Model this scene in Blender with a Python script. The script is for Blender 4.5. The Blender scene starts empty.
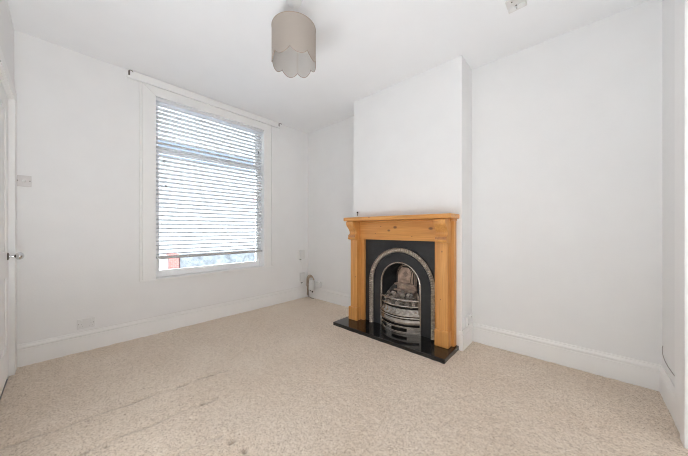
import bpy, bmesh, math, random
import numpy as np
from mathutils import Vector, Matrix, noise as mnoise

random.seed(7)
rng = np.random.default_rng(5)
scene = bpy.context.scene
COL = scene.collection
PI = math.pi

# ------------------------------------------------------------------ room measures (metres)
XW = -3.184      # window wall
YB = 2.639       # alcove (back) wall
YC = 2.359       # chimney breast front
XR = 0.396       # right wall
YN = -0.245      # wall beside the door, behind the camera
H = 2.577        # ceiling
CL, CR = -1.999, -0.762   # chimney breast sides

# ------------------------------------------------------------------ materials
def nt(name):
    m = bpy.data.materials.new(name); m.use_nodes = True
    t = m.node_tree
    return m, t, t.nodes['Principled BSDF']

def coord(t, scale=(1, 1, 1), rot=(0, 0, 0)):
    tc = t.nodes.new('ShaderNodeTexCoord'); mp = t.nodes.new('ShaderNodeMapping')
    mp.inputs['Scale'].default_value = scale; mp.inputs['Rotation'].default_value = rot
    t.links.new(tc.outputs['Object'], mp.inputs['Vector'])
    return mp.outputs['Vector']

def noise(t, vec, scale, detail=3, rough=.55):
    n = t.nodes.new('ShaderNodeTexNoise'); n.inputs['Scale'].default_value = scale
    n.inputs['Detail'].default_value = detail; n.inputs['Roughness'].default_value = rough
    t.links.new(vec, n.inputs['Vector'])
    return n.outputs['Fac']

def ramp(t, fac, stops):
    r = t.nodes.new('ShaderNodeValToRGB'); e = r.color_ramp.elements
    while len(e) < len(stops): e.new(.5)
    for k, (p, c) in enumerate(stops):
        e[k].position = p; e[k].color = (*c, 1)
    t.links.new(fac, r.inputs['Fac'])
    return r.outputs['Color']

def mix(t, fac, a, b, mode='MIX'):
    m = t.nodes.new('ShaderNodeMix'); m.data_type = 'RGBA'; m.blend_type = mode
    for sock, v in ((m.inputs[0], fac), (m.inputs[6], a), (m.inputs[7], b)):
        if isinstance(v, (int, float)): sock.default_value = v
        elif isinstance(v, tuple): sock.default_value = (*v, 1)
        else: t.links.new(v, sock)
    return m.outputs[2]

def bump(t, b, height, strength, dist=.002):
    n = t.nodes.new('ShaderNodeBump'); n.inputs['Strength'].default_value = strength
    n.inputs['Distance'].default_value = dist
    t.links.new(height, n.inputs['Height']); t.links.new(n.outputs['Normal'], b.inputs['Normal'])

def plain(name, col, rough=.5, metal=0., var=0., vscale=20, bstr=0., bscale=150, bdist=.001, coat=0.):
    m, t, b = nt(name)
    b.inputs['Roughness'].default_value = rough; b.inputs['Metallic'].default_value = metal
    if coat: b.inputs['Coat Weight'].default_value = coat; b.inputs['Coat Roughness'].default_value = .1
    v = coord(t)
    if var:
        f = noise(t, v, vscale, 4)
        lo = tuple(c * (1 - var) for c in col); hi = tuple(min(1, c * (1 + var)) for c in col)
        t.links.new(ramp(t, f, [(.3, lo), (.7, hi)]), b.inputs['Base Color'])
    else:
        b.inputs['Base Color'].default_value = (*col, 1)
    if bstr: bump(t, b, noise(t, v, bscale, 3), bstr, bdist)
    return m

M = {}
M['wall'] = plain('wall_paint', (.80, .797, .793), .85, var=.012, vscale=5, bstr=.35, bscale=70, bdist=.0012)
M['ceiling'] = plain('ceiling_paint', (.83, .835, .845), .9, var=.01, vscale=4, bstr=.2, bscale=60, bdist=.001)
M['gloss'] = plain('white_gloss_paint', (.82, .815, .805), .38, var=.01, vscale=8, bstr=.06, bscale=40)
M['upvc'] = plain('white_window_paint', (.90, .90, .90), .3)
M['slat'] = plain('white_slat', (.74, .74, .76), .4)
M['plastic'] = plain('white_plastic', (.74, .735, .725), .3)
M['plastic_grey'] = plain('aged_plastic', (.70, .68, .66), .4)
M['dark'] = plain('dark_slot', (.03, .027, .025), .6)
M['chrome'] = plain('polished_chrome', (.72, .72, .73), .12, 1.)
M['cord'] = plain('white_cord', (.74, .73, .71), .7)
M['tassel'] = plain('grey_tassel', (.12, .12, .13), .5)
M['stray_grey'] = plain('stray_grey', (.36, .34, .32), .6)
M['pin_grey'] = plain('pin_grey', (.52, .51, .50), .6)
M['brown_cable'] = plain('brown_cable', (.40, .32, .25), .6, var=.3, vscale=30)
M['hook'] = plain('dark_bronze', (.16, .14, .12), .45, .6)
M['grain_dark'] = plain('cable_thin', (.28, .26, .24), .6)

def make_wood(name, axis, knots=()):
    """honey pine, grain along AXIS (0 x, 2 z); knots = points in the thing's own space"""
    m, t, b = nt(name)
    b.inputs['Roughness'].default_value = .36
    sc = [16, 16, 16]; sc[axis] = 1.1
    v = coord(t, tuple(sc))
    n1 = noise(t, v, 1.6, 4, .6)
    sc2 = [110, 110, 110]; sc2[axis] = 3
    n2 = noise(t, coord(t, tuple(sc2)), 1.2, 3, .6)
    c1 = ramp(t, n1, [(.25, (.50, .21, .05)), (.5, (.65, .31, .085)), (.75, (.75, .395, .125))])
    c2 = mix(t, ramp(t, n2, [(.35, (0, 0, 0)), (.7, (.5, .5, .5))]), c1, (.42, .175, .048))
    tc = t.nodes.new('ShaderNodeTexCoord')
    for k in knots:
        s = t.nodes.new('ShaderNodeVectorMath'); s.operation = 'SUBTRACT'
        t.links.new(tc.outputs['Object'], s.inputs[0]); s.inputs[1].default_value = k[:3]
        mul = t.nodes.new('ShaderNodeVectorMath'); mul.operation = 'MULTIPLY'
        mv = [1, .3, 1]; mv[axis] = .62
        t.links.new(s.outputs[0], mul.inputs[0]); mul.inputs[1].default_value = mv
        ln = t.nodes.new('ShaderNodeVectorMath'); ln.operation = 'LENGTH'
        t.links.new(mul.outputs[0], ln.inputs[0])
        r = k[3]
        mr = t.nodes.new('ShaderNodeMapRange'); mr.inputs['From Min'].default_value = r * .45
        mr.inputs['From Max'].default_value = r; mr.inputs['To Min'].default_value = .85; mr.inputs['To Max'].default_value = 0
        t.links.new(ln.outputs['Value'], mr.inputs['Value'])
        c2 = mix(t, mr.outputs[0], c2, (.13, .055, .03))
    t.links.new(c2, b.inputs['Base Color'])
    bump(t, b, n2, .12, .001)
    return m
FB = Vector((-1.39, 2.30, 0))      # base of the fireplace surround
def fk(x, y, z, r): return (x - FB.x, y - FB.y, z - FB.z, r)
M['wood_x'] = make_wood('pine_along', 0, [fk(-1.385, 2.285, 1.075, .017), fk(-1.46, 2.285, 1.043, .014), fk(-1.01, 2.285, 1.062, .017),
                                          fk(-1.56, 2.285, 1.085, .006), fk(-1.2, 2.285, .985, .005), fk(-1.63, 2.285, 1.01, .005), fk(-1.62, 2.158, 1.18, .008)])
M['wood_z'] = make_wood('pine_upright', 2, [fk(-.888, 2.235, .86, .007), fk(-1.87, 2.235, .52, .006), fk(-.9, 2.235, .44, .005)])
M['wood_end'] = plain('pine_end_grain', (.42, .19, .075), .45, var=.2, vscale=60)

M['granite'] = plain('black_granite', (.012, .012, .013), .07, var=.5, vscale=240, coat=.3)
def make_iron(name, lo, hi, metal, rough, sc=22):
    m, t, b = nt(name); v = coord(t)
    f = noise(t, v, sc, 5, .65)
    t.links.new(ramp(t, f, [(.3, lo), (.68, hi)]), b.inputs['Base Color'])
    b.inputs['Metallic'].default_value = metal; b.inputs['Roughness'].default_value = rough
    bump(t, b, noise(t, v, 130, 3), .2, .001)
    return m
M['black_iron'] = make_iron('black_cast_iron', (.017, .0175, .019), (.028, .029, .032), .1, .42)
M['pewter'] = make_iron('rubbed_iron_beads', (.30, .26, .215), (.60, .53, .455), .65, .34, 60)
M['polished_iron'] = make_iron('polished_cast_iron', (.24, .21, .185), (.42, .38, .335), .85, .26, 14)
M['bright_trim'] = make_iron('bright_iron_trim', (.40, .37, .33), (.60, .56, .51), .85, .24, 20)
M['soot_and_shade'] = plain('soot_and_shade_black', (.012, .012, .012), .85, var=.4, vscale=18)  # soot colour, also used for the painted shade lines on the fireback
M['ash_iron'] = make_iron('sooty_iron_cheek', (.035, .034, .034), (.10, .095, .09), .2, .6, 20)
M['firebrick'] = plain('pale_fireclay', (.44, .325, .255), .8, var=.45, vscale=16, bstr=.3, bscale=60)
def make_coal():
    m, t, b = nt('ceramic_coal'); v = coord(t)
    oi = t.nodes.new('ShaderNodeObjectInfo')
    base = ramp(t, oi.outputs['Random'], [(0, (.02, .017, .015)), (.35, (.09, .07, .058)), (.65, (.42, .36, .31)), (1, (.035, .028, .024))])
    f = noise(t, v, 60, 4)
    c = mix(t, ramp(t, f, [(.5, (0, 0, 0)), (.66, (.8, .8, .8))]), base, (.62, .56, .50))
    t.links.new(c, b.inputs['Base Color']); b.inputs['Roughness'].default_value = .85
    bump(t, b, f, .5, .003)
    return m
M['coal'] = make_coal()

def make_fabric(name, col, trans):
    m, t, b = nt(name)
    v = coord(t, (1, 1, 1))
    w = noise(t, v, 260, 2)
    c = ramp(t, w, [(.3, tuple(x * .93 for x in col)), (.7, col)])
    t.links.new(c, b.inputs['Base Color']); b.inputs['Roughness'].default_value = .9
    tr = t.nodes.new('ShaderNodeBsdfTranslucent'); t.links.new(c, tr.inputs['Color'])
    mx = t.nodes.new('ShaderNodeMixShader'); mx.inputs[0].default_value = trans
    out = t.nodes['Material Output']
    t.links.new(b.outputs[0], mx.inputs[1]); t.links.new(tr.outputs[0], mx.inputs[2]); t.links.new(mx.outputs[0], out.inputs[0])
    return m
M['shade'] = make_fabric('beige_linen_shade', (.45, .395, .345), .15)
M['shade_in'] = make_fabric('pale_shade_lining', (.66, .63, .60), .15)
M['piping'] = plain('brown_piping', (.36, .29, .235), .8)

def make_carpet():
    m, t, b = nt('beige_twist_carpet'); v = coord(t)
    big = noise(t, v, 2.2, 4, .6)
    mid = noise(t, v, 60, 5, .8)
    fine = noise(t, v, 125, 4, .85)
    c0 = ramp(t, big, [(.3, (.715, .59, .465)), (.7, (.80, .69, .57))])
    c1 = mix(t, ramp(t, mid, [(.32, (.4, .4, .4)), (.54, (0, 0, 0))]), c0, (.44, .34, .255))
    c2 = mix(t, ramp(t, fine, [(.36, (1, 1, 1)), (.48, (0, 0, 0))]), c1, (.33, .24, .17))
    c3 = mix(t, ramp(t, fine, [(.53, (0, 0, 0)), (.66, (.75, .75, .75))]), c2, (.90, .84, .76))
    at = t.nodes.new('ShaderNodeAttribute'); at.attribute_name = 'dent_shade'
    c3 = mix(t, at.outputs['Fac'], c3, (.25, .19, .145))  # shade of grooves and dents painted into the carpet colour
    t.links.new(c3, b.inputs['Base Color']); b.inputs['Roughness'].default_value = .95
    b.inputs['Specular IOR Level'].default_value = .15
    b.inputs['Sheen Weight'].default_value = .15
    ad = t.nodes.new('ShaderNodeMath'); ad.operation = 'ADD'
    t.links.new(fine, ad.inputs[0]); t.links.new(mid, ad.inputs[1])
    bump(t, b, ad.outputs[0], .75, .006)
    return m
M['carpet'] = make_carpet()

def make_glass():
    m, t, b = nt('window_glass'); out = t.nodes['Material Output']
    tr = t.nodes.new('ShaderNodeBsdfTransparent'); gl = t.nodes.new('ShaderNodeBsdfGlossy')
    tr.inputs['Color'].default_value = (.95, .97, .97, 1)
    gl.inputs['Roughness'].default_value = .02
    fr = t.nodes.new('ShaderNodeFresnel'); fr.inputs['IOR'].default_value = 1.45
    mx = t.nodes.new('ShaderNodeMixShader')
    t.links.new(fr.outputs[0], mx.inputs[0]); t.links.new(tr.outputs[0], mx.inputs[1]); t.links.new(gl.outputs[0], mx.inputs[2])
    t.links.new(mx.outputs[0], out.inputs[0])
    return m
M['glass'] = make_glass()
def make_brick(name, c1, c2, mortar, sc):
    m, t, b = nt(name)
    tc = t.nodes.new('ShaderNodeTexCoord'); sp = t.nodes.new('ShaderNodeSeparateXYZ'); cb = t.nodes.new('ShaderNodeCombineXYZ')
    t.links.new(tc.outputs['Object'], sp.inputs[0]); t.links.new(sp.outputs['Y'], cb.inputs[0]); t.links.new(sp.outputs['Z'], cb.inputs[1])
    br = t.nodes.new('ShaderNodeTexBrick'); br.inputs['Scale'].default_value = sc
    br.inputs['Color1'].default_value = (*c1, 1); br.inputs['Color2'].default_value = (*c2, 1); br.inputs['Mortar'].default_value = (*mortar, 1)
    t.links.new(cb.outputs[0], br.inputs['Vector']); t.links.new(br.outputs['Color'], b.inputs['Base Color'])
    b.inputs['Roughness'].default_value = .9
    return m
M['red_brick'] = make_brick('red_brick', (.17, .035, .03), (.19, .05, .042), (.14, .09, .08), 4)
M['pale_render'] = plain('pale_render', (.118, .116, .112), .9, var=.08, vscale=2)
M['stone'] = plain('grey_garden_stone', (.068,.07,.073), .9, var=.45, vscale=7, bstr=.4, bscale=20)
M['tarmac'] = plain('tarmac', (.13, .135, .145), .9, var=.25, vscale=6)
M['pavement'] = plain('pavement', (.30, .30, .31), .9, var=.15, vscale=4)
M['slate'] = plain('roof_slate', (.12, .13, .16), .7, var=.25, vscale=5)
M['pane_dark'] = plain('dark_pane', (.06, .07, .085), .08)
M['red_paint'] = plain('red_paint', (.65, .05, .05), .4)
M['outer_brick'] = make_brick('outer_brick', (.45, .24, .17), (.5, .28, .2), (.5, .45, .4), 4)

for k_ in ('pale_render', 'stone', 'tarmac', 'red_brick', 'pavement', 'slate'):
    M[k_].node_tree.nodes['Principled BSDF'].inputs['Specular IOR Level'].default_value = .05
# ------------------------------------------------------------------ mesh building
class MB:
    def __init__(s): s.v = []; s.f = []
    def add(s, vs, fs):
        n = len(s.v); s.v += [tuple(p) for p in vs]; s.f += [tuple(i + n for i in f) for f in fs]; return s
    def box(s, x0, x1, y0, y1, z0, z1):
        x0, x1 = min(x0, x1), max(x0, x1); y0, y1 = min(y0, y1), max(y0, y1); z0, z1 = min(z0, z1), max(z0, z1)
        vs = [(x, y, z) for z in (z0, z1) for y in (y0, y1) for x in (x0, x1)]
        return s.add(vs, [(0, 2, 3, 1), (4, 5, 7, 6), (0, 1, 5, 4), (2, 6, 7, 3), (0, 4, 6, 2), (1, 3, 7, 5)])
    def prism(s, poly, axis, a, b):
        """poly: 2-D points in the two other axes (in xyz order), extruded from a to b"""
        n = len(poly)
        def P(p, w):
            q = list(p); q.insert(axis, w); return tuple(q)
        vs = [P(p, a) for p in poly] + [P(p, b) for p in poly]
        fs = [tuple(range(n))[::-1], tuple(range(n, 2 * n))] + [(i, (i + 1) % n, n + (i + 1) % n, n + i) for i in range(n)]
        return s.add(vs, fs)
    def rings(s, rings, closed_ring=True, closed_path=False, caps=True):
        n = len(rings[0]); vs = [p for r in rings for p in r]; fs = []
        m = len(rings)
        for i in range(m if closed_path else m - 1):
            a = i * n; b = ((i + 1) % m) * n
            for j in range(n if closed_ring else n - 1):
                k = (j + 1) % n
                fs.append((a + j, a + k, b + k, b + j))
        if caps and closed_ring and not closed_path:
            fs += [tuple(range(n))[::-1], tuple(range((m - 1) * n, m * n))]
        return s.add(vs, fs)
    def tube(s, pts, r, n=8, closed=False):
        pts = [Vector(p) for p in pts]; R = []
        up = None
        for i, p in enumerate(pts):
            a = pts[i - 1] if (i or closed) else p; b = pts[(i + 1) % len(pts)] if (i < len(pts) - 1 or closed) else p
            t = (b - a).normalized()
            if up is None: up = t.orthogonal().normalized()
            up = (up - t * up.dot(t)).normalized(); w = t.cross(up)
            rr = r[i] if isinstance(r, (list, tuple)) else r
            R.append([p + (up * math.cos(2 * PI * k / n) + w * math.sin(2 * PI * k / n)) * rr for k in range(n)])
        return s.rings(R, True, closed)
    def lathe(s, prof, c, n=32, axis=Vector((0, 0, 1))):
        """prof: (r, h) along axis from c"""
        axis = Vector(axis).normalized(); u = axis.orthogonal().normalized(); w = axis.cross(u); c = Vector(c)
        R = [[c + axis * h + (u * math.cos(2 * PI * k / n) + w * math.sin(2 * PI * k / n)) * max(r, 1e-5) for k in range(n)] for r, h in prof]
        return s.rings(R, True, False, True)
    def build(s, name, mat, parent=None, bevel=0., seg=2, smooth=False, angle=35):
        off = Vector((0, 0, 0)); p = parent
        while p: off += p.location; p = p.parent
        me = bpy.data.meshes.new(name)
        me.from_pydata([tuple(Vector(v) - off) for v in s.v], [], s.f)
        bm = bmesh.new(); bm.from_mesh(me); bmesh.ops.recalc_face_normals(bm, faces=bm.faces); bm.to_mesh(me); bm.free()
        me.materials.append(M[mat] if isinstance(mat, str) else mat)
        o = bpy.data.objects.new(name, me); COL.objects.link(o)
        if parent: o.parent = parent
        if smooth:
            me.shade_smooth(); me.set_sharp_from_angle(angle=math.radians(angle))
        if bevel:
            b = o.modifiers.new('bevel', 'BEVEL'); b.width = bevel; b.segments = seg; b.limit_method = 'ANGLE'; b.angle_limit = math.radians(40)
            b.harden_normals = False
        return o

def tag(o, label, cat, group=None, kind=None):
    o['label'] = label; o['category'] = cat
    if group: o['group'] = group
    if kind: o['kind'] = kind
    return o
def thing(name, loc, label, cat, group=None, kind=None):
    o = bpy.data.objects.new(name, None); COL.objects.link(o); o.location = loc
    o.empty_display_size = .1
    return tag(o, label, cat, group, kind)
def struct(o, label, cat): return tag(o, label, cat, None, 'structure')

# ------------------------------------------------------------------ floor: carpet with furniture dents
def vnoise(nx, ny, cx, cy):
    g = rng.random((cy + 3, cx + 3)); xs = np.linspace(0, cx, nx); ys = np.linspace(0, cy, ny)
    xi = xs.astype(int); yi = ys.astype(int); fx = xs - xi; fy = ys - yi
    fx = fx * fx * (3 - 2 * fx); fy = fy * fy * (3 - 2 * fy)
    a = g[np.ix_(yi, xi)]; b = g[np.ix_(yi, xi + 1)]; c = g[np.ix_(yi + 1, xi)]; d = g[np.ix_(yi + 1, xi + 1)]
    return (a * (1 - fx) + b * fx) * (1 - fy)[:, None] + (c * (1 - fx) + d * fx) * fy[:, None] - .5
x0, x1, y0, y1 = XW - .01, XR + .002, YN - .01, YB + .01
nx, ny = 470, 380
XX, YY = np.meshgrid(np.linspace(x0, x1, nx), np.linspace(y0, y1, ny))
Z = .0045 * vnoise(nx, ny, 230, 185) + .004 * vnoise(nx, ny, 90, 74) + .003 * vnoise(nx, ny, 24, 18) - .004
DENT_SHADE = np.zeros_like(Z)  # painted shade of the dents, mixed into the carpet colour
def groove(ax, ay, bx, by, w, d, rough=1.):
    global Z, DENT_SHADE
    L = math.hypot(bx - ax, by - ay); ux, uy = (bx - ax) / L, (by - ay) / L
    t = np.clip((XX - ax) * ux + (YY - ay) * uy, 0, L)
    wob = .006 * np.sin(t * 23 + ax * 9)
    q = np.hypot(XX - ax - ux * t + uy * wob, YY - ay - uy * t - ux * wob)
    amp = np.clip(.55 + rough * .9 * vnoise(nx, ny, 60, 50), .15, 1.2)
    Z -= d * np.exp(-(q / w) ** 2) * amp
    DENT_SHADE += .8 * np.exp(-(q / (w * .6)) ** 2) * np.clip(amp - .1, 0, 1) * (d / .013)
def dent(ax, ay, w, d):
    global Z, DENT_SHADE
    wob = 1 + .5 * vnoise(nx, ny, 200, 160)
    q = np.hypot(XX - ax, YY - ay) / w * wob
    Z -= d * np.exp(-q ** 4); DENT_SHADE += .55 * d / .014 * np.exp(-q ** 4)
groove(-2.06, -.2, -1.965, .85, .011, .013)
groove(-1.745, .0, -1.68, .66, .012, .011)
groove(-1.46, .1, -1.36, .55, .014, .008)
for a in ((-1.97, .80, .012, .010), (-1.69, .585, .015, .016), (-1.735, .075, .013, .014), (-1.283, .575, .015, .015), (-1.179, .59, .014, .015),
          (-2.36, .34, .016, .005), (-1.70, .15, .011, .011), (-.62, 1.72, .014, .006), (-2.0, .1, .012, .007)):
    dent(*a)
me = bpy.data.meshes.new('floor')
idx = np.arange(nx * ny).reshape(ny, nx)
quads = np.stack([idx[:-1, :-1], idx[:-1, 1:], idx[1:, 1:], idx[1:, :-1]], -1).reshape(-1, 4)
me.from_pydata(np.stack([XX, YY, Z], -1).reshape(-1, 3).tolist(), [], quads.tolist())
wa = me.attributes.new('dent_shade', 'FLOAT', 'POINT'); wa.data.foreach_set('value', np.clip(DENT_SHADE, 0, 1).reshape(-1).astype(np.float32))
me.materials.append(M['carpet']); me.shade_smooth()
fl = bpy.data.objects.new('floor', me); COL.objects.link(fl)
struct(fl, 'beige twist pile carpet covering the whole floor with furniture dents', 'carpet')

struct(MB().box(XW - .2, XR + 1.4, YN - .3, YB + .2, -.12, -.03).build('floor_base', 'pavement'), 'solid floor base under the carpet and walls', 'floor')
# ------------------------------------------------------------------ walls
WY0, WY1, WZ0, WZ1 = .645, 1.862, .550, 2.405; WZ2 = 2.47     # window opening
T = .24
wm = MB()
wm.box(XW - T, XW, YN - .2, WY0, -.02, H).box(XW - T, XW, WY1, YB + .2, -.02, H)
wm.box(XW - T, XW, WY0, WY1, -.02, WZ0).box(XW - T, XW, WY0, WY1, WZ2, H)
struct(wm.build('wall_left', 'wall'), 'white painted wall holding the window', 'wall')
wm = MB().box(XW, XR + .2, YB, YB + .2, -.02, H)
struct(wm.build('wall_back', 'wall'), 'white painted alcove wall either side of the chimney breast', 'wall')
# chimney breast, hollow where the fire sits
FX0, FX1, FZ = -1.72, -1.02, .86
wm = MB().box(CL, FX0, YC, YB, -.02, H).box(FX1, CR, YC, YB, -.02, H).box(FX0, FX1, YC, YB, FZ, H)
struct(wm.build('wall_chimney', 'wall'), 'white projecting chimney breast wall behind the fireplace', 'wall')
# right wall with an unseen wide opening added to let side light in
OY0, OY1, OZ = -.2, 2.03, 2.12
wm = MB().box(XR, XR + .12, OY1, YB, -.02, H).box(XR, XR + .12, YN - .2, OY0, -.02, H).box(XR, XR + .12, OY0, OY1, OZ, H)
struct(wm.build('wall_right', 'wall'), 'white painted right hand wall meeting the alcove', 'wall')
# wall by the door
DX0, DX1, DZ = -3.03, -2.27, 1.995
wm = MB().box(XW, DX0, YN - .12, YN, -.02, H).box(DX1, XR, YN - .12, YN, -.02, H).box(DX0, DX1, YN - .12, YN, DZ, H)
wm.box(DX0 - .06, DX1 + .06, YN - .2, YN - .12, -.02, DZ + .06)  # unseen backing added behind the door to stop sky light leaking in
struct(wm.build('wall_near', 'wall'), 'white painted wall holding the panelled door', 'wall')
wm = MB().box(XW - T, XR + .2, YN - .2, YB + .2, H, H + .1)
struct(wm.build('ceiling', 'ceiling'), 'flat white painted ceiling', 'ceiling')

# ------------------------------------------------------------------ skirting boards
SK = [(0, 0), (.014, 0), (.014, .122), (.0115, .126), (.0115, .131), (.015, .135), (.0155, .144), (.012, .151), (.008, .157), (.006, .166), (0, .169)]
def skirting(name, path, label):
    """path: wall-line points, room on the left hand side of the walk"""
    P = [Vector(p) for p in path]; rings = []
    for i, p in enumerate(P):
        d0 = (P[i] - P[i - 1]).normalized() if i else None
        d1 = (P[i + 1] - P[i]).normalized() if i < len(P) - 1 else None
        if d0 is None: d0 = d1
        if d1 is None: d1 = d0
        n0 = Vector((-d0.y, d0.x)); n1 = Vector((-d1.y, d1.x))
        m = (n0 + n1) / (1 + n0.dot(n1))
        rings.append([(p.x + m.x * d, p.y + m.y * d, z - (.008 if z == 0 else 0)) for d, z in SK])
    b = MB().rings(rings, True, False, True)
    return struct(b.build(name, 'gloss'), label, 'skirting board')
skirting('baseboard_left', [(XW, YB - .016), (XW, YN + .016)], 'tall white moulded skirting board beneath the window')
skirting('baseboard_back', [(CL, YB), (XW, YB)], 'white moulded skirting board in the alcove beside the window corner')
skirting('baseboard_right', [(XR, 2.257), (XR, YB), (CR, YB), (CR, YC), (CR - .021, YC)], 'white moulded skirting board around the right alcove')

# ------------------------------------------------------------------ window
win = thing('window_1', (XW, (WY0 + WY1) / 2, WZ0), 'white painted sash window behind the venetian blind', 'window', kind='structure')
# wide flat architrave, mitred at the top, with a bead round its outside
ay0, ay1, az1 = .535, 1.972, 2.498
fx = XW + .012
b = MB()
b.prism([(ay0, WZ0), (WY0, WZ0), (WY0, WZ1), (ay0, az1)], 0, XW - .002, fx)
b.build('architrave', 'gloss', win, bevel=.002)
b = MB().prism([(ay1, WZ0), (ay1, az1), (WY1, WZ1), (WY1, WZ0)], 0, XW - .002, fx)
b.build('architrave', 'gloss', win, bevel=.002)
b = MB().prism([(ay0 + .0015, az1), (WY0 + .0015, WZ1), (WY1 - .0015, WZ1), (ay1 - .0015, az1)], 0, XW - .002, fx)
b.build('architrave', 'gloss', win, bevel=.002)
for yy in (ay0 - .024, ay1 + .004):
    MB().box(XW - .002, XW + .014, yy, yy + .020, WZ0 - .003, az1).build('bead_moulding', 'gloss', win, bevel=.004)
# lining of the opening
b = MB().box(XW - .2, XW + .004, WY0 - .02, WY0 + .001, WZ0, WZ1).box(XW - .2, XW + .004, WY1 - .001, WY1 + .02, WZ0, WZ1).box(XW - .2, XW - .001, WY0, WY1, WZ2 - .001, WZ2 + .02)
b.build('window_lining', 'upvc', win)
b = MB().box(XW - .2, XW + .001, WY0 - .0005, WY1 + .0005, WZ0 - .010, WZ0 + .003).box(XW, XW + .019, .516, 1.996, WZ0 - .018, WZ0 + .0015)
b.build('window_board', 'gloss', win, bevel=.003)
# sliding sashes
sx0, sx1 = XW - .135, XW - .095
def sash(z0, z1, x0, x1, wb, wt, tag_):
    f = MB().box(x0, x1, WY0 + .012, WY1 - .012, z0, z0 + wb).box(x0, x1, WY0 + .012, WY1 - .012, z1 - wt, z1)
    f.box(x0, x1, WY0 + .012, WY0 + .050, z0 + wb, z1 - wt).box(x0, x1, WY1 - .050, WY1 - .012, z0 + wb, z1 - wt)
    o = f.build('sash', 'upvc', win)
    xm = (x0 + x1) / 2
    MB().box(xm - .002, xm + .002, WY0 + .045, WY1 - .045, z0 + wb - .005, z1 - wt + .005).build('pane', 'glass', o)
b = MB().box(XW - .19, XW - .08, WY0, WY0 + .014, WZ0, WZ2).box(XW - .19, XW - .08, WY1 - .014, WY1, WZ0, WZ2).box(XW - .19, XW - .08, WY0, WY1, WZ2 - .012, WZ2)
b.build('box_frame', 'upvc', win)
sash(WZ0 + .004, 1.935, sx0, sx1, .066, .05, 0)
sash(1.875, WZ2 - .012, sx0 - .045, sx1 - .045, .05, .03, 1)

# ------------------------------------------------------------------ venetian blind
bl = thing('venetian_blind', (XW - .038, (WY0 + WY1) / 2, .76), 'white wide slatted venetian blind lowered almost to the window sill', 'blind')
by0, by1 = WY0 + .010, WY1 - .014
MB().box(XW - .066, XW - .006, by0 - .004, by1 + .004, 2.372, 2.404).build('headrail', 'slat', bl, bevel=.003)
sm = MB(); prof = []
K = 8
top = [(-.025 + .05 * k / K, .0028 * (1 - ((k / K) * 2 - 1) ** 2)) for k in range(K + 1)]
ringp = [(x, z + .0018) for x, z in top] + [(x, z - .0018) for x, z in reversed(top)]
ta = math.radians(13)
ringp = [(x * math.cos(ta) - z * math.sin(ta), x * math.sin(ta) + z * math.cos(ta)) for x, z in ringp]
sm.rings([[(XW - .038 + x, y, .76 + z) for x, z in ringp] for y in (by0, by1)])
slat0 = sm.build('slat', 'slat', bl, smooth=True)
pitch = .0442
NS = 36
slat0.location.z = .80 - .76
for k in range(1, NS):
    c = slat0.copy(); COL.objects.link(c); c.parent = bl; c.location.z = .80 - .76 + k * pitch
MB().box(XW - .064, XW - .012, by0 - .001, by1 + .001, .746, .776).build('bottom_rail', plain('shaded_rail_grey', (.50, .50, .505), .4), bl, bevel=.004)  # rail darkened in its colour to imitate shade on its front
for yy in (.765, 1.086, 1.41, 1.745):
    lc = MB()
    for xx in (XW - .011, XW - .065):
        lc.tube([(xx, yy, .756), (xx, yy, 2.374)], .0013, 6)
    for k in range(NS):
        lc.tube([(XW - .065, yy, .797 + k * pitch), (XW - .011, yy, .800 + k * pitch)], .0007, 4)
    o = lc.build('ladder_cord', 'cord', bl)
    MB().lathe([(0, 0), (.007, 0), (.007, .006), (0, .006)], (XW - .03, yy, .7425), 12).build('cord_button', 'plastic_grey', bl)
for yy, zz in ((.718, 1.765), (.735, 1.512), (1.787, 2.09)):
    o = MB().tube([(XW - .003, yy, 2.376), (XW - .003, yy, zz + .02)], .0009, 6).build('pull_cord', 'cord', bl)
    MB().lathe([(0, -.02), (.0055, -.02), (.006, -.012), (.004, .012), (.002, .02), (0, .02)], (XW - .003, yy, zz), 12).build('tassel', 'tassel', o, smooth=True)

# ------------------------------------------------------------------ curtain batten under the ceiling
cb = thing('curtain_batten', (XW, 1.26, 2.50), 'long white painted wooden curtain batten above the window', 'curtain batten')
MB().box(XW, XW + .026, .42, 2.108, 2.499, H - .004).build('batten', 'gloss', cb, bevel=.002)
for yy, sgn in ((.437, 1), (2.09, 1)):
    zz = 2.54
    h = MB().box(XW + .026, XW + .029, yy - .011, yy + .003, zz - .020, zz + .020)
    h.tube([(XW + .027, yy - .004, zz + .014), (XW + .05, yy - .004, zz + .016), (XW + .056, yy + .004, zz + .016), (XW + .056, yy + .016, zz + .014), (XW + .056, yy + .02, zz + .004)], .003, 8)
    h.build('rail_hook', 'hook', cb, smooth=True)

# ------------------------------------------------------------------ door beside the camera
dr = thing('door_1', ((DX0 + DX1) / 2, YN, 0), 'white panelled door at the left edge with a round knob', 'door', kind='structure')
yf = YN - .012
d = MB().box(DX0 + .003, DX1 - .003, yf - .04, yf - .010, .008, DZ - .003)
st = .105
for a, c in ((DX0 + .003, DX0 + st), (DX1 - st, DX1 - .003), ((DX0 + DX1) / 2 - .05, (DX0 + DX1) / 2 + .05)):
    d.box(a, c, yf - .012, yf, .008, DZ - .003)
for z0, z1 in ((.008, .22), (.72, .90), (DZ - .115, DZ - .003)):
    for a, c in ((DX0 + st, (DX0 + DX1) / 2 - .05), ((DX0 + DX1) / 2 + .05, DX1 - st)):
        d.box(a, c, yf - .012, yf, z0, z1)
dl = d.build('door_leaf', 'gloss', dr, bevel=.004)
b = MB().box(DX0 - .135, DX0, YN - .002, YN + .016, -.006, DZ - .0005).box(DX1, DX1 + .075, YN - .002, YN + .016, -.006, DZ - .0005).box(DX0 - .135, DX1 + .075, YN - .002, YN + .016, DZ, DZ + .075)
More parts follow.
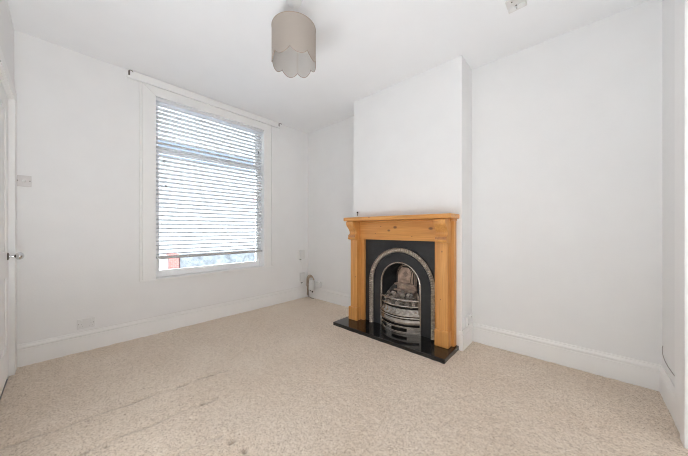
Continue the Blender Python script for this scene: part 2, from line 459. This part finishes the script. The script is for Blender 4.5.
b.box(DX0 - .004, DX0 + .003, YN - .12, YN, 0, DZ).box(DX1 - .003, DX1 + .004, YN - .12, YN, 0, DZ).box(DX0, DX1, YN - .12, YN, DZ - .003, DZ + .004)
b.build('door_casing', 'gloss', dr)
kx, kz = DX0 + .055, .862
MB().lathe([(0, 0), (.026, 0), (.026, .004), (.020, .007), (.012, .009), (0, .009)], (kx, yf, kz), 24, (0, 1, 0)).build('knob_rose', 'hook', dr, smooth=True)
kn = MB().lathe([(.009, .004), (.008, .03), (.014, .034), (.023, .040), (.0275, .050), (.0265, .060), (.019, .070), (.008, .075), (0, .0755)], (kx, yf, kz), 28, (0, 1, 0))
kn.build('door_knob', 'chrome', dr, smooth=True)

# wide casing on the right wall
b = MB().box(XR - .016, XR + .0, OY1 + .05, 2.254, -.006, H - .26).box(XR - .024, XR + .0, OY1 - .002, OY1 + .075, -.006, H - .33)
b.box(XR - .016, XR, OY0, OY1 + .05, OZ + .03, H - .26)
struct(b.build('trim_1', 'gloss', bevel=.003), 'wide white casing at the right edge of the photo', 'door casing')

# ------------------------------------------------------------------ electrics
def plate(name, c, nrm, w, h, d, mat='plastic', parent=None):
    """a plate on a wall: c centre on the wall, nrm 'x','-y' ..."""
    b = MB()
    if nrm == 'x': b.box(c[0], c[0] + d, c[1] - w / 2, c[1] + w / 2, c[2] - h / 2, c[2] + h / 2)
    if nrm == '-y': b.box(c[0] - w / 2, c[0] + w / 2, c[1] - d, c[1], c[2] - h / 2, c[2] + h / 2)
    return b.build(name, mat, parent, bevel=.002)
# light switch
sw = thing('light_switch', (XW, -.197, 1.428), 'grey metal light switch plate with round knob beside the door', 'light switch')
MB().box(XW, XW + .006, -.197 - .038, -.197 + .038, 1.428 - .043, 1.428 + .043).build('face_plate', plain('brushed_plate', (.62, .60, .59), .4, .35), sw, bevel=.0015)
MB().lathe([(0, .005), (.010, .005), (.009, .016), (0, .017)], (XW, -.197, 1.428), 20, (1, 0, 0)).build('dimmer_knob', 'plastic', sw, smooth=True)
for dy in (-.030, .030):
    MB().lathe([(0, .005), (.0038, .005), (.003, .008), (0, .008)], (XW, -.197 + dy, 1.43), 12, (1, 0, 0)).build('screw', 'dark', sw)
# double socket on the skirting below the window
so = thing('wall_socket', (XW, .145, .235), 'white socket on the wall just above the skirting left of the window', 'socket')
MB().box(XW, XW + .010, .145 - .056, .145 + .056, .195, .278).build('face_plate', 'plastic', so, bevel=.002)
for dy in (-.03, .03):
    for q in ((-.008, -.012), (.008, -.012), (0, .008)):
        MB().box(XW + .0095, XW + .0107, .145 + dy + q[0] - .002, .145 + dy + q[0] + .002, .225 + q[1] - .003, .225 + q[1] + .003).build('pin_hole', 'pin_grey', so)
    MB().box(XW + .009, XW + .013, .145 + dy - .006, .145 + dy + .006, .254, .268).build('rocker', 'plastic', so, bevel=.001)
    MB().lathe([(0, .009), (.003, .009), (.003, .0112), (0, .0112)], (XW, .145 + dy * 1.55, .236), 10, (1, 0, 0)).build('screw', 'hook', so)
# two slim boxes by the corner
jb = thing('telephone_box', (XW, 2.505, .665), 'upper of two small white cable boxes on the wall near the corner', 'cable box')
MB().box(XW, XW + .026, 2.452, 2.556, .600, .735).build('casing', 'plastic', jb, bevel=.004)
MB().box(XW + .003, XW + .02, 2.468, 2.488, .587, .600).build('cable_gland', 'dark', jb)
jb = thing('junction_box', (XW, 2.513, .31), 'lower of two small white cable boxes, just above the skirting near the corner', 'cable box')
MB().box(XW, XW + .026, 2.470, 2.556, .240, .386).build('casing', 'plastic', jb, bevel=.004)
MB().box(XW + .003, XW + .02, 2.490, 2.512, .226, .240).build('cable_gland', 'dark', jb)
cbm = MB().tube([(XW + .012, 2.480, .588), (XW + .012, 2.482, .55), (XW + .010, 2.505, .54), (XW + .006, 2.518, .50), (XW + .006, 2.515, .44), (XW + .010, 2.512, .388)], .0035, 8)
tag(cbm.build('link_cable', 'cord', smooth=True), 'short white cable linking the two cable boxes near the corner', 'cable')
cbm = MB().tube([(XW + .011, 2.50, .226), (XW + .011, 2.495, .195), (XW + .010, 2.46, .178), (XW + .010, 2.3, .173), (XW + .010, 1.6, .1725), (XW + .010, .6, .1725), (XW + .010, .09, .1735)], .0032, 8)
tag(cbm.build('skirting_cable', 'cord', smooth=True), 'thin white cable running along the top of the window wall skirting', 'cable')
# cables and boxes in the corner
ft = thing('telephone_socket', (-2.955, YB, .215), 'square white socket on the alcove wall in the window corner', 'socket')
MB().box(-2.985, -2.865, YB - .03, YB, .178, .262).build('face_plate', 'plastic', ft, bevel=.004)
MB().box(-2.992, -2.985, YB - .022, YB - .006, .200, .220).build('plug_slot', 'dark', ft)
wb = thing('cable_splitter', (-3.095, YB - .012, .19), 'upright white plug box among loose cables low in the window corner', 'cable box')
MB().box(-3.065, -2.975, YB - .085, YB - .042, .125, .285).build('casing', 'plastic', wb, bevel=.008)
for q in ((-3.05, .112), (-3.005, .098)):
    MB().lathe([(0, 0), (.010, 0), (.011, .02), (0, .026)], (q[0], YB - .065, q[1]), 12).build('plug_end', 'dark', wb, smooth=True)
for k, (dx, r0) in enumerate(((0, .0), (-.012, .014), (.012, -.012))):
    pts = []
    for i in range(25):
        a = PI * (i / 24)
        pts.append((-3.085 + dx - (.074 + r0 * .5) * math.cos(a), YB - .028 - .004 * math.sin(a * 2), .245 + (.085 + r0) * math.sin(a)))
    pts = [(pts[0][0] + .012, YB - .03, .02), (pts[0][0] - .006, YB - .03, .12)] + pts + [(pts[-1][0] - .004, YB - .03, .19), (pts[-1][0] - .02, YB - .03, .155)]
    lab = ('pale brown cable loop arching over the white plug box, middle strand', 'pale brown cable loop arching over the white plug box, left outer strand', 'pale brown cable loop arching over the white plug box, right inner strand')[k]
    tag(MB().tube(pts, .0075, 8).build('cable_loop', 'brown_cable', smooth=True), lab, 'cable', 'loose cables in the corner')
ps = [(-3.12, YB - .04, .10), (-3.115, YB - .05, .06), (-3.10, YB - .06, .02), (-3.02, YB - .07, .008), (-2.98, YB - .05, .006)]
tag(MB().tube(ps, .005, 8).build('cable_tail', 'grain_dark', smooth=True), 'short dark cable tail lying on the carpet in the window corner', 'cable')
# socket on the chimney breast's side
cs = thing('blank_socket', (CR, 2.52, .225), 'small white socket on the side of the chimney breast right of the fireplace', 'socket')
MB().box(CR, CR + .022, 2.452, 2.585, .180, .266).build('face_plate', 'plastic', cs, bevel=.004)
for q in ((2.472, .200), (2.560, .246)):
    MB().lathe([(0, .0215), (.0045, .0215), (.004, .024), (0, .024)], (CR, q[0], q[1]), 10, (1, 0, 0)).build('screw', 'hook', cs)
# thin stray cable on the right wall
ps = [(XR - .003, 2.605, .305), (XR - .003, 2.622, .285), (XR - .003, 2.615, .25), (XR - .003, 2.56, .228), (XR - .003, 2.47, .222), (XR - .003, 2.35, .226), (XR - .003, 2.262, .232)]
tag(MB().tube(ps, .0018, 6).build('stray_cable', 'stray_grey', smooth=True), 'thin dark stray cable along the right hand wall above the skirting', 'cable')
# little black hook above the mantel
hk = MB().lathe([(0, 0), (.008, .001), (.010, .006), (.008, .011), (0, .013)], (-1.937, YC, 1.254), 14, (0, -1, 0)).tube([(-1.937, YC - .004, 1.25), (-1.937, YC - .005, 1.215)], .003, 8)
tag(hk.build('wall_hook', 'dark', smooth=True), 'tiny black hook on the wall above the mantel shelf', 'hook')
# ceiling fitting
cp = thing('ceiling_sensor', (-.315, 2.06, H), 'flat white plate with two round sensors on the ceiling', 'sensor')
rot = math.radians(4)
MB().box(-.37, -.262, 2.0, 2.122, H - .014, H).build('back_plate', 'plastic_grey', cp, bevel=.006)
for xx in (-.342, -.292):
    MB().lathe([(.024, .013), (.024, .017), (.021, .020), (.012, .0185), (0, .018)], (xx, 2.085, H), 24, (0, 0, -1)).build('sensor_ring', 'plastic', cp, smooth=True)
for q in ((-.317, 2.094), (-.317, 2.066), (-.3, 2.02), (-.335, 2.02)):
    MB().lathe([(0, .013), (.005, .013), (.0045, .016), (0, .0165)], (q[0], q[1], H), 10, (0, 0, -1)).build('screw', 'hook', cp)

# ------------------------------------------------------------------ pendant light
LX, LY = -1.405, 1.044
pl = thing('pendant_light', (LX, LY, H), 'ceiling pendant with a beige scalloped drum lampshade', 'pendant lamp')
MB().lathe([(0, 0), (.049, 0), (.049, .012), (.040, .026), (.022, .034), (.010, .042), (0, .042)], (LX, LY, H), 32, (0, 0, -1)).build('ceiling_rose', 'plastic', pl, smooth=True)
MB().tube([(LX, LY, H - .03), (LX, LY, 2.34)], .0032, 8).build('flex', 'cord', pl)
MB().lathe([(0, .01), (.014, .01), (.017, -.01), (.020, -.03), (.020, -.075), (.016, -.078), (0, -.078)], (LX, LY, 2.345), 20).build('lamp_holder', 'plastic', pl, smooth=True)
dn = Vector((-LX, -LY, 0)).normalized(); rt = Vector((dn.y * -1, dn.x, 0)); rt = Vector((-dn.y, dn.x, 0))
# rt must point to the camera's right
if rt.dot(Vector((1, 1, 0))) < 0: rt = -rt
SR, ST, SH, SD = .144, 2.383, 2.178, .036
def hem(phi):
    t = ((math.degrees(phi) + 10) / 45.0) % 1.0
    return SH - SD * (math.sin(PI * t)) ** .75
def sp(phi, r, z): return Vector((LX, LY, 0)) + (dn * math.cos(phi) + rt * math.sin(phi)) * r + Vector((0, 0, z))
NP = 8 * 24
def shell(r0, r1, name, mat, par):
    b = MB(); rings = []
    for k in range(NP):
        ph = 2 * PI * k / NP - math.radians(10); h = hem(ph)
        col = [sp(ph, r0, h + (ST - h) * j / 6) for j in range(7)] + [sp(ph, r1, h + (ST - h) * j / 6) for j in range(6, -1, -1)]
        rings.append(col)
    b.rings(rings, True, True, False)
    return b.build(name, mat, par, smooth=True, angle=50)
sh = shell(SR, SR - .0012, 'lampshade', 'shade', pl)
shell(SR - .0013, SR - .0022, 'lining', 'shade_in', sh)
hp = [sp(2 * PI * k / NP - math.radians(10), SR - .001, hem(2 * PI * k / NP - math.radians(10))) for k in range(NP)]
MB().tube(hp, .0022, 6, True).build('hem_piping', 'piping', sh, smooth=True)
tp = [sp(2 * PI * k / 64, SR - .001, ST) for k in range(64)]
MB().tube(tp, .0026, 6, True).build('top_piping', 'piping', sh, smooth=True)
sa = math.radians(170)
sb = MB(); R = []
for a in (-.045, .045):
    R.append([sp(sa + a, SR - .0024, SH + .003), sp(sa + a, SR - .0024, ST - .003), sp(sa + a, SR - .0034, ST - .003), sp(sa + a, SR - .0034, SH + .003)])
sb.rings(R); sb.build('seam', plain('seam_tape', (.60, .555, .51), .9), sh)
ring = MB()
for k in range(3):
    a = 2 * PI * k / 3 + .4
    ring.tube([sp(a, .022, 2.342), sp(a, .09, 2.352), sp(a, SR - .004, ST - .004)], .0018, 6)
ring.tube([sp(2 * PI * k / 24, .023, 2.342) for k in range(24)], .002, 6, True)
ring.build('shade_carrier', 'plastic', pl)

# ------------------------------------------------------------------ hearth
HT = .030
he = MB().box(-2.020, -.785, 2.030, YC - .001, -.012, HT)
tag(he.build('hearth_slab', 'granite', bevel=.0045, seg=3), 'polished black granite hearth slab lying on the carpet', 'hearth')

# ------------------------------------------------------------------ wooden surround
fs = thing('fireplace_surround', FB, 'honey pine fireplace surround with mantel shelf and scrolled corbels', 'fireplace surround')
sh_ = MB().box(-1.982, -.779, 2.156, YC - .001, 1.147, 1.187)
sh_.build('mantel_shelf', 'wood_x', fs, bevel=.007, seg=3)
MB().box(-1.962, -.800, 2.270, YC - .002, 1.128, 1.147).build('bed_moulding', 'wood_x', fs, bevel=.006)
MB().box(-1.838, -.948, 2.284, YC - .002, .944, 1.128).build('frieze', 'wood_x', fs, bevel=.002)
for xa, xb in ((-1.976, -1.800), (-.980, -.806)):
    MB().box(xa, xb, 2.300, YC - .002, HT, 1.128).build('side_stile', 'wood_z', fs, bevel=.003)
corb = [(2.300, 1.146), (2.172, 1.146), (2.164, 1.139), (2.161, 1.124), (2.164, 1.106), (2.174, 1.088), (2.192, 1.072), (2.210, 1.052), (2.221, 1.030), (2.223, 1.012),
        (2.218, 1.000), (2.204, .992), (2.199, .990), (2.199, .966), (2.192, .963), (2.190, .955), (2.196, .945), (2.212, .938), (2.300, .938)]
for xa, xb in ((-1.941, -1.845), (-.931, -.835)):
    co = MB().box(xa, xb, 2.236, 2.300, HT, .939).build('column', 'wood_z', fs, bevel=.0025)
    MB().box(xa - .020, xb + .008, 2.218, 2.300, HT, .176).build('plinth', 'wood_z', co, bevel=.009)
    MB().prism(corb, 0, xa - .004, xb + .004).build('corbel', 'wood_z', co, bevel=.002)
    MB().box(xa - .002, xb + .002, 2.1976, 2.1992, .967, .989).build('end_grain_band', 'wood_end', co)

# ------------------------------------------------------------------ cast iron insert
AX, AZ = -1.360, .489
YP = 2.335
fi = thing('fireplace_insert', (AX, YP, HT), 'black cast iron arched fireplace insert with beaded arch and bowed grate', 'fireplace insert')
def arch(R, zb=HT, n=48, nl=10, cx=AX, cz=AZ):
    pts = [(cx - R, zb + (cz - zb) * k / nl, -1, 0) for k in range(nl)]
    for k in range(n + 1):
        a = PI - PI * k / n
        pts.append((cx + R * math.cos(a), cz + R * math.sin(a), math.cos(a), math.sin(a)))
    pts += [(cx + R, cz - (cz - zb) * k / nl, 1, 0) for k in range(1, nl + 1)]
    return pts
# back plate with arched hole
px0, px1, pz1 = -1.830, -.950, .960
A = arch(.228)
def outer(p):
    x, z, nx_, nz_ = p
    t = 1e9
    if nx_ < -1e-6: t = min(t, (px0 - AX) / nx_)
    if nx_ > 1e-6: t = min(t, (px1 - AX) / nx_)
    if nz_ > 1e-6: t = min(t, (pz1 - AZ) / nz_)
    if abs(nz_) < 1e-6: return (px0 if nx_ < 0 else px1, z)
    return (AX + nx_ * t, AZ + nz_ * t)
ca = [math.atan2(pz1 - AZ, px1 - AX), math.atan2(pz1 - AZ, px0 - AX)]
for a in ca: A.append((AX + .228 * math.cos(a), AZ + .228 * math.sin(a), math.cos(a), math.sin(a)))
leg_l = [p for p in A if p[2] == -1 and p[3] == 0 and p[1] < AZ - 1e-4]; leg_r = [p for p in A if p[2] == 1 and p[3] == 0 and p[1] < AZ - 1e-4]
arc = sorted([p for p in A if p[1] >= AZ - 1e-4], key=lambda p: -math.atan2(p[1] - AZ, p[0] - AX) if p[1] > AZ + 1e-6 else (-PI if p[0] < AX else 0))
A = leg_l + arc + leg_r
b = MB(); R = []
for p in A:
    o = outer(p)
    R.append([(p[0], YP, p[1]), (o[0], YP, o[1]), (o[0], YP + .012, o[1]), (p[0], YP + .012, p[1])])
b.rings(R, True, False, True)
b.build('face_plate', 'black_iron', fi)
# beaded arch
def arch_path(R, step):
    L1 = AZ - HT; tot = 2 * L1 + PI * R; n = int(tot / step); out = []
    for k in range(n + 1):
        s = tot * k / n
        if s < L1: out.append((AX - R, HT + s, -1., 0., s))
        elif s < L1 + PI * R:
            a = PI - (s - L1) / R; out.append((AX + R * math.cos(a), AZ + R * math.sin(a), math.cos(a), math.sin(a), s))
        else: out.append((AX + R, AZ - (s - L1 - PI * R), 1., 0., s))
    return out
def arch_sweep(R, prof, step, fn=None):
    rings = []
    for x, z, nx_, nz_, s in arch_path(R, step):
        rings.append([(x + nx_ * u, YP + .001 - (h * (fn(s, u) if fn else 1)), z + nz_ * u) for u, h in prof])
    return MB().rings(rings, True, False, True)
pr = [(.024 * math.cos(PI * k / 10), .026 * math.sin(PI * k / 10) + .003) for k in range(11)]
pr = [(.024, 0)] + pr + [(-.024, 0)]
arch_sweep(.355, pr, .0032, lambda s, u: 1 + (.36 * math.cos(2 * PI * s / .0225 + (u / .024) * 1.2) * (1 - (u / .026) ** 2))).build('beaded_arch', 'pewter', fi, smooth=True, angle=70)
pr = [(.010, 0), (.010, .006), (.006, .013), (0, .016), (-.006, .013), (-.010, .006), (-.010, 0)]
arch_sweep(.378, [(u * .6, h) for u, h in pr], .02).build('outer_rim', 'black_iron', fi, smooth=True)
arch_sweep(.224, pr, .02).build('arch_trim', 'bright_trim', fi, smooth=True)
pr2 = [(.006, 0), (.004, .004), (0, .005), (-.004, .004), (-.006, 0)]
arch_sweep(.318, pr2, .02).build('inner_rim', 'black_iron', fi, smooth=True)
# firebox: splayed soot-black shell
R0 = arch(.2275, cz=AZ); R1 = arch(.165, cx=-1.372, cz=.52); R2 = arch(.135, cx=-1.376, cz=.56)
b = MB().rings([[(p[0], YP + .011, p[1]) for p in R0], [(p[0], YP + .10, p[1]) for p in R1], [(p[0], YP + .19, p[1]) for p in R2]], False, False, False)
n = len(b.v); m0 = len(R0)
b.f.append(tuple(range(2 * m0, 3 * m0)))
b.build('firebox', 'soot_and_shade', fi)
# fireback
FY = 2.498
def archpoly(hw, zb, zs, cx, n=16): return [(cx - hw, zb)] + [(cx + hw * math.cos(PI - PI * k / n), zs + hw * math.sin(PI - PI * k / n)) for k in range(n + 1)] + [(cx + hw, zb)]
bx = -1.376
fb = MB().prism(archpoly(.118, .25, .565, bx), 1, FY - .004, FY + .02).build('fireback', 'firebrick', fi, bevel=.004)
MB().prism(archpoly(.094, .475, .565, bx), 1, FY - .020, FY - .003).build('raised_arch', 'firebrick', fb, bevel=.004)
MB().prism([(bx - .055, .485), (bx - .072, .60), (bx - .04, .648), (bx + .04, .648), (bx + .072, .60), (bx + .055, .485)], 1, FY - .032, FY - .019).build('centre_panel', 'firebrick', fb, bevel=.004)
for hw_, zb_, zs_, r_ in ((.094, .478, .565, .0042), (.112, .478, .565, .003)):
    ap = archpoly(hw_, zb_, zs_, bx)
    MB().tube([(p[0], FY - .019 if hw_ < .1 else FY - .004, p[1]) for p in ap], r_, 6).build('arch_shade_line', 'soot_and_shade', fb, smooth=True)  # dark lines painting shade round the raised arch
op = [(bx - .055, .485), (bx - .072, .60), (bx - .04, .648), (bx + .04, .648), (bx + .072, .60), (bx + .055, .485)]
MB().tube([(p[0], FY - .021, p[1]) for p in op], .0045, 6, True).build('panel_shade_line', 'soot_and_shade', fb, smooth=True)  # dark line painting shade round the centre panel
dm = MB()
for s_, t_ in ((.034, .006), (.016, .010)):
    dm.prism([(bx + .01 - s_, .580), (bx + .01, .580 + s_), (bx + .01 + s_, .580), (bx + .01, .580 - s_)], 1, FY - .031 - t_, FY - .030)
dm.build('diamond_motif', plain('diamond_clay', (.30, .225, .185), .8, var=.3, vscale=40), fb, bevel=.002)
for z0, z1, dd in ((.455, .473, .050), (.425, .455, .020), (.396, .412, .062), (.34, .396, .030)):
    MB().box(bx - .122, bx + .122, FY - dd, FY + .004, z0, z1).build('ledge', 'firebrick', fb, bevel=.005)
# cheeks curving down from the fireback to the front of the grate
for sgn in (-1, 1):
    R = []
    for k in range(13):
        t = k / 12; y = YP + .012 + (FY - .03 - YP - .012) * t
        hw = .222 - .092 * t
        ztop = .335 + (.13 if sgn < 0 else .06) * (t * t * (3 - 2 * t))
        xo = AX + sgn * hw; xi = AX + sgn * (hw - .02)
        R.append([(xo, y, .24), (xi, y, .24), (xi, y, ztop), (xo, y, ztop + .004)])
    MB().rings(R).build('cheek', 'ash_iron' if sgn < 0 else 'firebrick', fi, smooth=True, angle=40)
# bowed grate front
HWG, BUL = .226, .088
def gy(x, bul=BUL): return YP - .004 - bul * (1 - (x / HWG) ** 2)
def bow(x0, x1, prof, n=28, bul=BUL):
    """prof: (out, z)"""
    R = []
    for k in range(n + 1):
        x = x0 + (x1 - x0) * k / n
        dx = 2 * bul * x / HWG ** 2; L = math.hypot(1, dx); nxx, nyy = dx / L, -1 / L
        R.append([(AX + x + nxx * o * .5, gy(x, bul) + nyy * o, z) for o, z in prof])
    return MB().rings(R)
def rect(o0, o1, z0, z1, r=.003): return [(o0, z0), (o1 - r, z0), (o1, z0 + r), (o1, z1 - r), (o1 - r, z1), (o0, z1)]
E_ = HWG - .004
bow(-E_, E_, rect(-.006, .008, .351, .366, .005)).build('grate_bar', 'bright_trim', fi, smooth=True)
bow(-E_, E_, rect(-.006, .006, .293, .306, .005)).build('grate_bar', 'bright_trim', fi, smooth=True)
for x in (-.219, .219):
    MB().box(AX + x - .008, AX + x + .008, gy(x) - .010, gy(x) + .012, .200, .368).build('grate_post', 'polished_iron', fi, bevel=.003)
# sloping fret panel with relief scrolls
def relief(t, z, k): return .0032 * math.sin(t * 60) * math.sin((z - .2) * 120 + 1.2 * math.sin(t * 30))
R = []
for k in range(161):
    x = -E_ + 2 * E_ * k / 160
    dx = 2 * BUL * x / HWG ** 2; L = math.hypot(1, dx); nxx, nyy = dx / L, -1 / L
    col = [(-.020, .205), (-.024, .266)]
    for j in range(9):
        z = .268 - .052 * j / 8; o = -.018 + .032 * j / 8
        if 1 <= j <= 7: o += .0042 * math.sin(x * 120 + 1.1 * math.sin(z * 150)) * math.sin(PI * (j - .5) / 7.)
        col.append((o, z))
    col.append((.014, .206))
    R.append([(AX + x + nxx * o * .5, gy(x) + nyy * o, z) for o, z in col])
MB().rings(R).build('fret_panel', 'polished_iron', fi, smooth=True)
bow(-E_, E_, [(-.014, .181), (.010, .181), (.018, .184), (.019, .190), (.014, .196), (-.014, .197)]).build('grate_moulding', 'bright_trim', fi, smooth=True)
bow(-E_, E_, [(-.014, .124), (.006, .124), (.012, .130), (.013, .145), (.010, .158), (.002, .171), (-.014, .171)]).build('apron_band', 'polished_iron', fi, smooth=True)
pn = thing_lid = bow(-.030, .005, [(.008, .128), (.018, .132), (.020, .138), (.016, .144), (.008, .146)], 8)
pn.build('lid_knob', 'hook', fi, smooth=True)
# ash cover with two real slots
ash = MB()
for a, c, z0, z1 in ((-E_, E_, HT, .052), (-E_, E_, .086, .104), (-E_, -.190, .052, .086), (-.110, -.040, .052, .086), (.118, E_, .052, .086)):
    ash.rings([[(AX + x, gy(x) - o, z) for o, z in rect(-.012, .006, z0, z1, .002)] for x in [a + (c - a) * k / 20 for k in range(21)]])
ash.build('ash_cover', 'polished_iron', fi, smooth=True)
bow(-E_ + .01, E_ - .01, [(-.040, HT), (-.032, HT), (-.032, .285), (-.040, .285)], bul=BUL * .9).build('ash_box', 'soot_and_shade', fi)
sh2 = [(AX + x, gy(x) + .024) for x in [-.205 + .41 * k / 24 for k in range(25)]] + [(AX + .12, FY - .03), (AX - .12, FY - .03)]
MB().prism([(p[0], p[1]) for p in sh2], 2, .268, .280).build('fuel_bed', 'soot_and_shade', fi)

# ------------------------------------------------------------------ coals
def coal_mesh(seed):
    bm = bmesh.new(); bmesh.ops.create_icosphere(bm, subdivisions=2, radius=1)
    s = Vector((seed * 3.1, seed * 1.7, seed * .9))
    for v in bm.verts:
        v.co *= .82 + .42 * mnoise.noise(v.co * 1.1 + s) + .12 * mnoise.noise(v.co * 3 + s)
        v.co.z *= .85
    me = bpy.data.meshes.new('coal'); bm.to_mesh(me); bm.free()
    me.materials.append(M['coal']); return me
cms = [coal_mesh(i) for i in range(7)]
spots = []
for j, y in enumerate((2.292, 2.333, 2.374, 2.415, 2.452)):
    hw = .205 - max(0, (y - 2.335)) * .62
    if y < 2.335: hw = .165
    nn = int(2 * hw / .047)
    for i in range(nn):
        spots.append((AX - hw + .0205 + (2 * hw - .041) * i / max(1, nn - 1) + random.uniform(-.004, .004), y + random.uniform(-.004, .004), .303))
for j, y in enumerate((2.305, 2.345, 2.388, 2.43)):
    hw = .175 - max(0, (y - 2.335)) * .62
    nn = int(2 * hw / .054)
    for i in range(nn):
        spots.append((AX - hw + .02 + (2 * hw - .04) * i / max(1, nn - 1) + random.uniform(-.006, .006), y + random.uniform(-.005, .005), .346))
for x, y in ((-.10, 2.36), (-.05, 2.40), (.0, 2.36), (.05, 2.395), (.09, 2.352), (-.13, 2.335), (-.02, 2.425), (.13, 2.33), (.035, 2.335), (-.06, 2.335), (.09, 2.41)):
    spots.append((AX + x, y, .386))
for k, (x, y, z) in enumerate(spots):
    o = bpy.data.objects.new('coal', cms[k % 7]); COL.objects.link(o)
    o.location = (x, y, z); r = random.uniform(.022, .031); o.scale = (r, r * random.uniform(.85, 1.1), r)
    o.rotation_euler = (random.uniform(0, 6), random.uniform(0, 6), random.uniform(0, 6))
    tag(o, 'greyish brown imitation coal lump heaped in the fireplace grate', 'coal', 'coals in the fireplace grate')

# ------------------------------------------------------------------ outside the window
g = MB().box(-14.2, -3.43, -12, 22, -.40, -.32)
struct(g.build('trim_2', 'tarmac'), 'grey street surface outside the window', 'street')
gw = MB().box(-10.55, -10.2, 2.75, 16, -.32, .16)
tag(gw.build('garden_wall', 'stone', bevel=.02), 'low grey stone garden wall across the street, seen under the blind', 'garden wall')
pr_ = thing('gate_pier_wall', (-10.3, 2.3, -.32), 'low red brick and white wall seen under the left end of the blind', 'garden wall')
MB().box(-10.5, -10.15, 1.3, 1.97, -.32, .2).build('brick_panel', 'red_brick', pr_)
MB().box(-10.48, -10.17, 1.97, 2.42, -.32, .2).build('white_panel', 'pale_render', pr_)
MB().box(-10.52, -10.13, 2.42, 2.72, -.32, .22).build('brick_pier', 'red_brick', pr_, bevel=.01)
hs = thing('terraced_house', (-13, 5, -.32), 'pale rendered terrace across the street, glimpsed between the blind slats', 'house')
MB().box(-15, -13.2, -8, 24, -.32, 9.2).build('facade', 'pale_render', hs)
MB().prism([(-15.2, 9.2), (-12.95, 9.15), (-12.95, 9.3), (-15.2, 11.)], 1, -8.2, 24.2).build('roof', 'slate', hs)
MB().box(-13.3, -13.15, -8, 24, 4.18, 4.85).build('rail_shade_band', plain('rail_shade_blue_grey', (.022,.029,.043), .9), hs)  # added band, its dark blue imitates the shaded sash meeting rail
MB().box(-13.25, -13.1, 7.15, 7.45, 2.5, 2.75).build('alarm_box', 'red_paint', hs, bevel=.02)

# ------------------------------------------------------------------ camera
FPX, YAW, SHY = 258.185, .7405, 1.787
cam = bpy.data.cameras.new('camera'); co = bpy.data.objects.new('camera', cam); COL.objects.link(co)
co.location = (0, 0, 1.05); co.rotation_euler = (PI / 2, 0, YAW)
cam.sensor_width = 36; cam.sensor_fit = 'HORIZONTAL'; cam.lens = 36 * FPX / 688; cam.shift_y = SHY / 688
cam.clip_start = .02
scene.camera = co

# ------------------------------------------------------------------ light
SKY, HALL_FILL, UP_FILL = 20.0, 8.0, 19.0  # sky strength, then the added side fill and upward fill
w = bpy.data.worlds.new('sky'); scene.world = w; w.use_nodes = True
bg = w.node_tree.nodes['Background']; bg.inputs['Color'].default_value = (.82, .91, 1.0, 1); bg.inputs['Strength'].default_value = SKY
def area(name, loc, rot, sx, sy, energy=0, color=(1, 1, 1), portal=False):
    l = bpy.data.lights.new(name, 'AREA'); l.shape = 'RECTANGLE'; l.size = sx; l.size_y = sy; l.energy = energy; l.color = color
    if portal: l.cycles.is_portal = True
    o = bpy.data.objects.new(name, l); COL.objects.link(o); o.location = loc; o.rotation_euler = rot
    return o
area('window_daylight', (XW - T - .02, (WY0 + WY1) / 2, (WZ0 + WZ1) / 2), (0, -PI / 2, 0), WZ1 - WZ0, WY1 - WY0, portal=True)
hx = XR + 1.3
wm = MB().box(hx, hx + .1, OY0 - .1, OY1 + .1, -.02, 2.45).box(XR + .12, hx, OY0 - .2, OY0 - .1, -.02, 2.45).box(XR + .12, hx, OY1 + .1, OY1 + .2, -.02, 2.45)  # unseen box added to enclose the side fill light
wm.box(XR + .12, hx, OY0 - .1, OY1 + .1, 2.35, 2.45).box(XR + .002, hx, OY0 - .1, OY1 + .1, -.02, -.004)
struct(wm.build('wall_fill_box', 'wall'), 'unseen walls added round the hall fill light beyond the cased opening', 'wall')
area('hall_fill', (hx - .05, (OY0 + OY1) / 2, 1.25), (0, PI / 2, 0), 1.9, 1.9, HALL_FILL, (1.0, .985, .965))  # added fill light beyond the opening, no known lamp there
area('up_fill', (.12, -.08, .5), (0, PI, 0), .4, .25, UP_FILL * .55, (.91, .955, 1))  # added upward fill below the camera, out of view
area('up_fill', (-.95, -.165, .35), (0, PI, 0), 1.3, .1, UP_FILL * .72, (.91, .955, 1))  # added upward fill strip along the near wall, out of view

scene.view_settings.view_transform = 'Standard'; scene.view_settings.look = 'None'
scene.view_settings.exposure = 0.58; scene.view_settings.gamma = 1; scene.view_settings.use_curve_mapping = False
try:
    scene.cycles.use_denoising = True; scene.cycles.filter_width = 1.0
    scene.cycles.max_bounces = 16; scene.cycles.diffuse_bounces = 12; scene.cycles.glossy_bounces = 6; scene.cycles.transparent_max_bounces = 16
except Exception: pass
